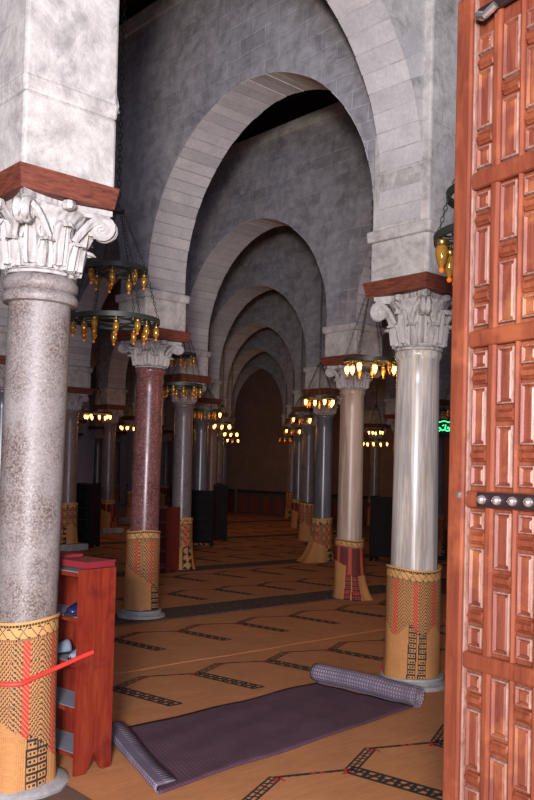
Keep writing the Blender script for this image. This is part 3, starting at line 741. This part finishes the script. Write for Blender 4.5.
# the rack's local y points away from the doorway
# (x along 140 deg, so its depth axis must be mirrored to face the doorway)
rk.scale = (1, -1, 1)
def rloc(x, y, z):
    v = Matrix.Rotation(RA, 3, 'Z') @ Vector((x, -y, 0)); return (rp.x+v.x, rp.y+v.y, rp.z+z)
for (x, y, sx, sy, h, rz, lab) in ((.14, .14, .24, .20, .035, .05, 'maroon flat box on the near end of the red shoe rack'), (.46, .15, .30, .2, .045, -.08, 'maroon flat box on the rack top next to the column')):
    root = empty('flat_box', rloc(x, y, 1.087), RA+rz); tag(root, lab, 'box', 'maroon boxes on the shoe rack')
    mb = MB(); mb.box((0, 0, h*.4), (sx, sy, h*.8)); mb.build('tray', M['redbox'], root, smooth=False)
    mb = MB(); mb.box((0, 0, h*.9), (sx+.008, sy+.008, h*.2)); mb.build('lid', M['redbox'], root, smooth=False)
def shoe(loc, rz, mat, label, s=1.0):
    root = empty('slipper', loc, rz); tag(root, label, 'shoe')
    mb = MB(); prof = []
    for i in range(13):
        t = i/12; prof.append(((t-.5)*.25*s, (.034+.010*math.sin(t*PI*1.3))*s*math.sqrt(max(.05, 1-(2*t-1)**6))))
    V = []; 
    for z in (0, .016*s): V += [(x, w_, z) for x, w_ in prof]+[(x, -w_, z) for x, w_ in prof[::-1]]
    n = len(prof)*2; mb.add(V, [tuple(range(n))[::-1], tuple(range(n, 2*n))]+[(i, (i+1) % n, (i+1) % n+n, i+n) for i in range(n)]); mb.build('sole', M['rackdark'], root, ang=60)
    mb = MB(); V = []; nr = 9; ns = 9
    for i in range(nr):
        t = i/(nr-1); x = (-.01+.125*t)*s; w_ = (.044*math.sqrt(max(.02, 1-t**3)))*s; hh = (.062*(1-.72*t))*s
        for k in range(ns): a = PI*k/(ns-1); V.append((x, w_*math.cos(a), .014*s+hh*math.sin(a)))
    mb.add(V, [(i*ns+k, (i+1)*ns+k, (i+1)*ns+k+1, i*ns+k+1) for i in range(nr-1) for k in range(ns-1)])
    o = mb.build('upper', mat, root, ang=80); sm = o.modifiers.new('t', 'SOLIDIFY'); sm.thickness = .005
    return root
zs = [.012+.10+.955*i/4+.0 for i in range(5)]
def shz(i): return .10+.955*i/4+.0165
shoe(rloc(.10, .12, shz(3)), RA+PI/2+.1, M['navy'], 'navy blue slipper on the upper shelf of the red shoe rack', 1.25)
shoe(rloc(.11, .12, shz(2)), RA+PI/2+.2, M['slip'], 'grey-blue slipper lying on the second shelf of the red rack', 1.0)
shoe(rloc(.27, .12, shz(2)), RA+PI/2-.1, M['slip'], 'grey-blue slipper nearer the column on the second shelf of the red rack', 1.0)
rack(Vector((-1.43, 13.15, .016)), R(142), .55, .27, 1.02, M['rackred'], 'dark red shoe rack beside the third column of the left row').scale = (1, -1, 1)
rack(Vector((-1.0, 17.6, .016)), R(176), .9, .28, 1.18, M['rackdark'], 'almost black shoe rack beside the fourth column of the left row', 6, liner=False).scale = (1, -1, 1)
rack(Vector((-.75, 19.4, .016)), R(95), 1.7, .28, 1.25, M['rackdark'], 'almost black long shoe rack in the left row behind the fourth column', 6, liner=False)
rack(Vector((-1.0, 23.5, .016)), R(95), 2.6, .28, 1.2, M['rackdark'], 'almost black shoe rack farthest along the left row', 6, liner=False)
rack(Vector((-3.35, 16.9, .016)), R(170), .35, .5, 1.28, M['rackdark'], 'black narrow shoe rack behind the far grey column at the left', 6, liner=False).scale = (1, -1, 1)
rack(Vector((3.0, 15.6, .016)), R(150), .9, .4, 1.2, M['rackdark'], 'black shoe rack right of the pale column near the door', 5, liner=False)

# red rope across the nearest column to the rack
def rope():
    pts = []
    cx, cy = L1B.x, L1B.y; r = .228
    pts.append(Vector((cx-.26, cy+.25, .60)))
    for i in range(9):
        a = R(185)+R(100)*i/8; pts.append(Vector((cx+r*math.cos(a), cy+r*math.sin(a), .60-.035*math.sin(i/8*PI*.6))))
    end = Vector(rloc(-.012, .02, .635)); s = pts[-1].copy()
    for i in range(1, 6): pts.append(s.lerp(end, i/6))
    pts.append(end); pts.append(Vector(rloc(-.012, .08, .645)))
    mb = MB(); mb.tube(pts, .013, 8); o = mb.build('red_rope', M['rope'], None, ang=80); tag(o, 'thick red rope slung from the nearest column foot to the red shoe rack', 'rope')
rope()
# small white and red box beside the pale column base
root = empty('small_box', (1.01, 6.72, .016), .3); tag(root, 'tiny white and red box beside the pale column base', 'box')
mb = MB(); mb.box((0, 0, .035), (.06, .05, .07)); mb.build('carton', M['white'], root, smooth=False)
mb = MB(); mb.box((0, 0, .088), (.062, .052, .036)); mb.build('red_lid', M['rope'], root, smooth=False)

# ------------------------------------------------------------------ matting dado pinned low along the far wall
def dado(u0, u1, label):
    mb = MB(); L = u1-u0; H = .88
    mb.box((L/2, 0, H/2), (L, .03, H), 0); mb.box((L/2, -.02, H-.04), (L, .03, .10), 1)
    n = max(1, int(L/.62)); 
    for i in range(n):
        c = (i+.5)*L/n; w_ = L/n*.36; V = [(c-w_, -.022, .06), (c+w_, -.022, .06), (c+w_, -.022, .45)]
        for q in range(1, 8): a = PI*q/8; V.append((c+w_*math.cos(a), -.022, .45+.26*math.sin(a)))
        V.append((c-w_, -.022, .45)); k = len(V); V2 = [(x, -.012, z) for x, y, z in V]
        mb.add(V+V2, [tuple(range(k))]+[(i2, (i2+1) % k, (i2+1) % k+k, i2+k) for i2 in range(k)], 2)
    p = wb-a_*.14+b_*u1; o = mb.build('wall_matting', [M['darkmat'], M['black'], M['farwall2']], None, smooth=False, loc=(p.x, p.y, 0)); o.rotation_euler = (0, 0, BROT+PI)
    tag(o, label, 'wall mat', 'arch-patterned mats along the far wall')
M['farwall2'] = mat_plain('red_brown_matting', (.20, .05, .025), .8)
dado(-3.4, .1, 'dark wall matting with red-brown arches low on the far wall, right of the aisle')
dado(.3, 3.5, 'dark wall matting with red-brown arches low on the far wall, closing the central aisle')
dado(3.7, 7.2, 'dark wall matting with red-brown arches low on the far wall, left side aisle')
dado(7.4, 11, 'dark wall matting with red-brown arches low on the far wall, behind the nearest column')

# ------------------------------------------------------------------ the open wooden door leaf
def door():
    E = Vector((.568, 2.50, 0)); dd = Vector((.522, -.853, 0)).normalized(); H = 3.05; W = 1.15
    root = empty('door_1', E, math.atan2(dd.y, dd.x)); root['kind'] = 'structure'; root['label'] = 'open carved red-brown wooden door leaf at the right edge'
    # local x = along leaf (towards the viewer), local y<0 side faces the aisle
    sg = -1   # face towards the camera
    n = Vector((-dd.y, dd.x, 0)); sg = 1 if n.dot(Vector((0, 0, 0))-E) > 0 else -1
    def bx(name, s0, s1, z0, z1, y0, y1, mat, bev=.004):
        mb = MB(); mb.box(((s0+s1)/2, sg*(y0+y1)/2, (z0+z1)/2), (s1-s0, abs(y1-y0), z1-z0)); o = mb.build(name, mat, root, smooth=False)
        if bev: b = o.modifiers.new('b', 'BEVEL'); b.width = bev; b.segments = 2
        return o
    bx('leaf', 0, W, .01, H, -.05, 0, M['door'])
    bx('stile', 0, .060, .01, H, 0, .026, M['door'], .006)
    bx('edge_moulding', .062, .069, .02, H-.02, 0, .018, M['rim'], .003)
    cols = []; s = .077; i = 0
    while s < W-.08:
        w_ = .057 if i % 2 == 0 else .063; cols.append((s, s+w_, i % 2)); s += w_+(.036 if i % 2 == 0 else .021); i += 1
    for (a, b, q) in cols: bx('muntin', b+.004, b+(.032 if q == 0 else .017), .03, H-.02, 0, .020, M['door'], .007)
    rails = [1.126+.4555*(k-2) for k in range(0, 6)]
    for rz in rails: bx('rail', .071, W, rz-.024, rz+.024, 0, .027, M['door'], .008)
    def panel(s0, s1, z0, z1):
        r = .009; mb = MB()
        def rect(i_, y): return [(s0+i_, sg*y, z0+i_), (s1-i_, sg*y, z0+i_), (s1-i_, sg*y, z1-i_), (s0+i_, sg*y, z1-i_)]
        V = rect(0, 0)+rect(.002, .014)+rect(.006, .016)+rect(r+.002, .008)
        F = [(i_+4*k, (i_+1) % 4+4*k, (i_+1) % 4+4*k+4, i_+4*k+4) for k in range(3) for i_ in range(4)]
        mb.add(V[0:8], F[0:4], 1); mb.add(V[4:12], F[0:4], 1); mb.add(V[8:16], F[0:4], 0)
        V2 = rect(r+.002, .008)+rect(r+.008, .0125)
        mb.add(V2, F[0:4]+[(4, 5, 6, 7)], 0)
        mb.build('panel', [M['doorp'], M['rim']], root, smooth=False)
    def boss(s0, s1, zc):
        h = .017; mb = MB(); lay = []
        for q, y in ((1.0, 0), (1.0, .008), (.72, .013), (.60, .010), (.40, .016)):
            hh = h*q; e = .012*q; c = (s0+s1)/2; hw_ = (s1-s0)/2+.008
            x0, x1 = c-hw_*(.6+.4*q), c+hw_*(.6+.4*q)
            lay += [(x0, sg*y, zc), (x0+e, sg*y, zc-hh), (x1-e, sg*y, zc-hh), (x1, sg*y, zc), (x1-e, sg*y, zc+hh), (x0+e, sg*y, zc+hh)]
        F = [(k*6+i_, k*6+(i_+1) % 6, k*6+6+(i_+1) % 6, k*6+6+i_) for k in range(4) for i_ in range(6)]+[tuple(24+i_ for i_ in range(6))]
        mb.add(lay, F, 0); mb.build('boss', M['door'], root, smooth=False)
    zs_ = rails+[rails[-1]+.4555]
    for k in range(len(rails)+1):
        top = (rails+[H+.02])[k]; bot = ([-.28]+rails)[k]; Ls = .4555; top_ref = bot+Ls if k else rails[0]
        for (a, b, q) in cols:
            if q == 0: ps = [(.075, .19), (.30, .67), (.785, .92)]; bs = [.243, .728]
            else: ps = [(.07, .42), (.545, .925)]; bs = [.483]
            for f0, f1 in ps:
                z1, z0 = top_ref-f0*Ls, top_ref-f1*Ls; z0 = max(z0, .03); z1 = min(z1, H-.03)
                if z1-z0 > .03: panel(a, b, z0, z1)
            for f in bs:
                z = top_ref-f*Ls
                if .05 < z < H-.05: boss(a, b, z)
    z = rails[3] if len(rails) > 3 else 1.58
    z = min(rails, key=lambda q: abs(q-1.58))
    bx('iron_strap', .12, W, z-.021, z+.021, .027, .030, M['iron'], 0)
    s = .14
    while s < .9:
        mb = MB(); V = []
        for i_ in range(6):
            a = i_/5*PI/2; rr = .0135*math.cos(a)
            for q in range(14): t = 2*PI*q/14; V.append((s+rr*math.cos(t), sg*(.030+.016*math.sin(a)), z+rr*math.sin(t)))
        mb.add(V, [(i_*14+q, i_*14+(q+1) % 14, (i_+1)*14+(q+1) % 14, (i_+1)*14+q) for i_ in range(5) for q in range(14)]); mb.build('stud', M['steel'], root)
        s += .055
    # worn nail on the stile and the iron latch near the top
    mb = MB(); mb.lathe([(.010, 0), (.009, .004), (.003, .007)], 10); o = mb.build('nail', M['steel'], root); o.rotation_euler = (R(-90)*sg, 0, 0); o.location = (.047, sg*.026, z+.01)
    bx('latch', .09, .27, 2.955, 2.985, .02, .034, M['iron'], .004)
    mb = MB(); mb.tube([(.115, sg*.034, 2.95), (.115, sg*.055, 2.95), (.145, sg*.06, 2.935), (.18, sg*.055, 2.95)], .011, 8); mb.build('latch_handle', M['steel'], root)
door()
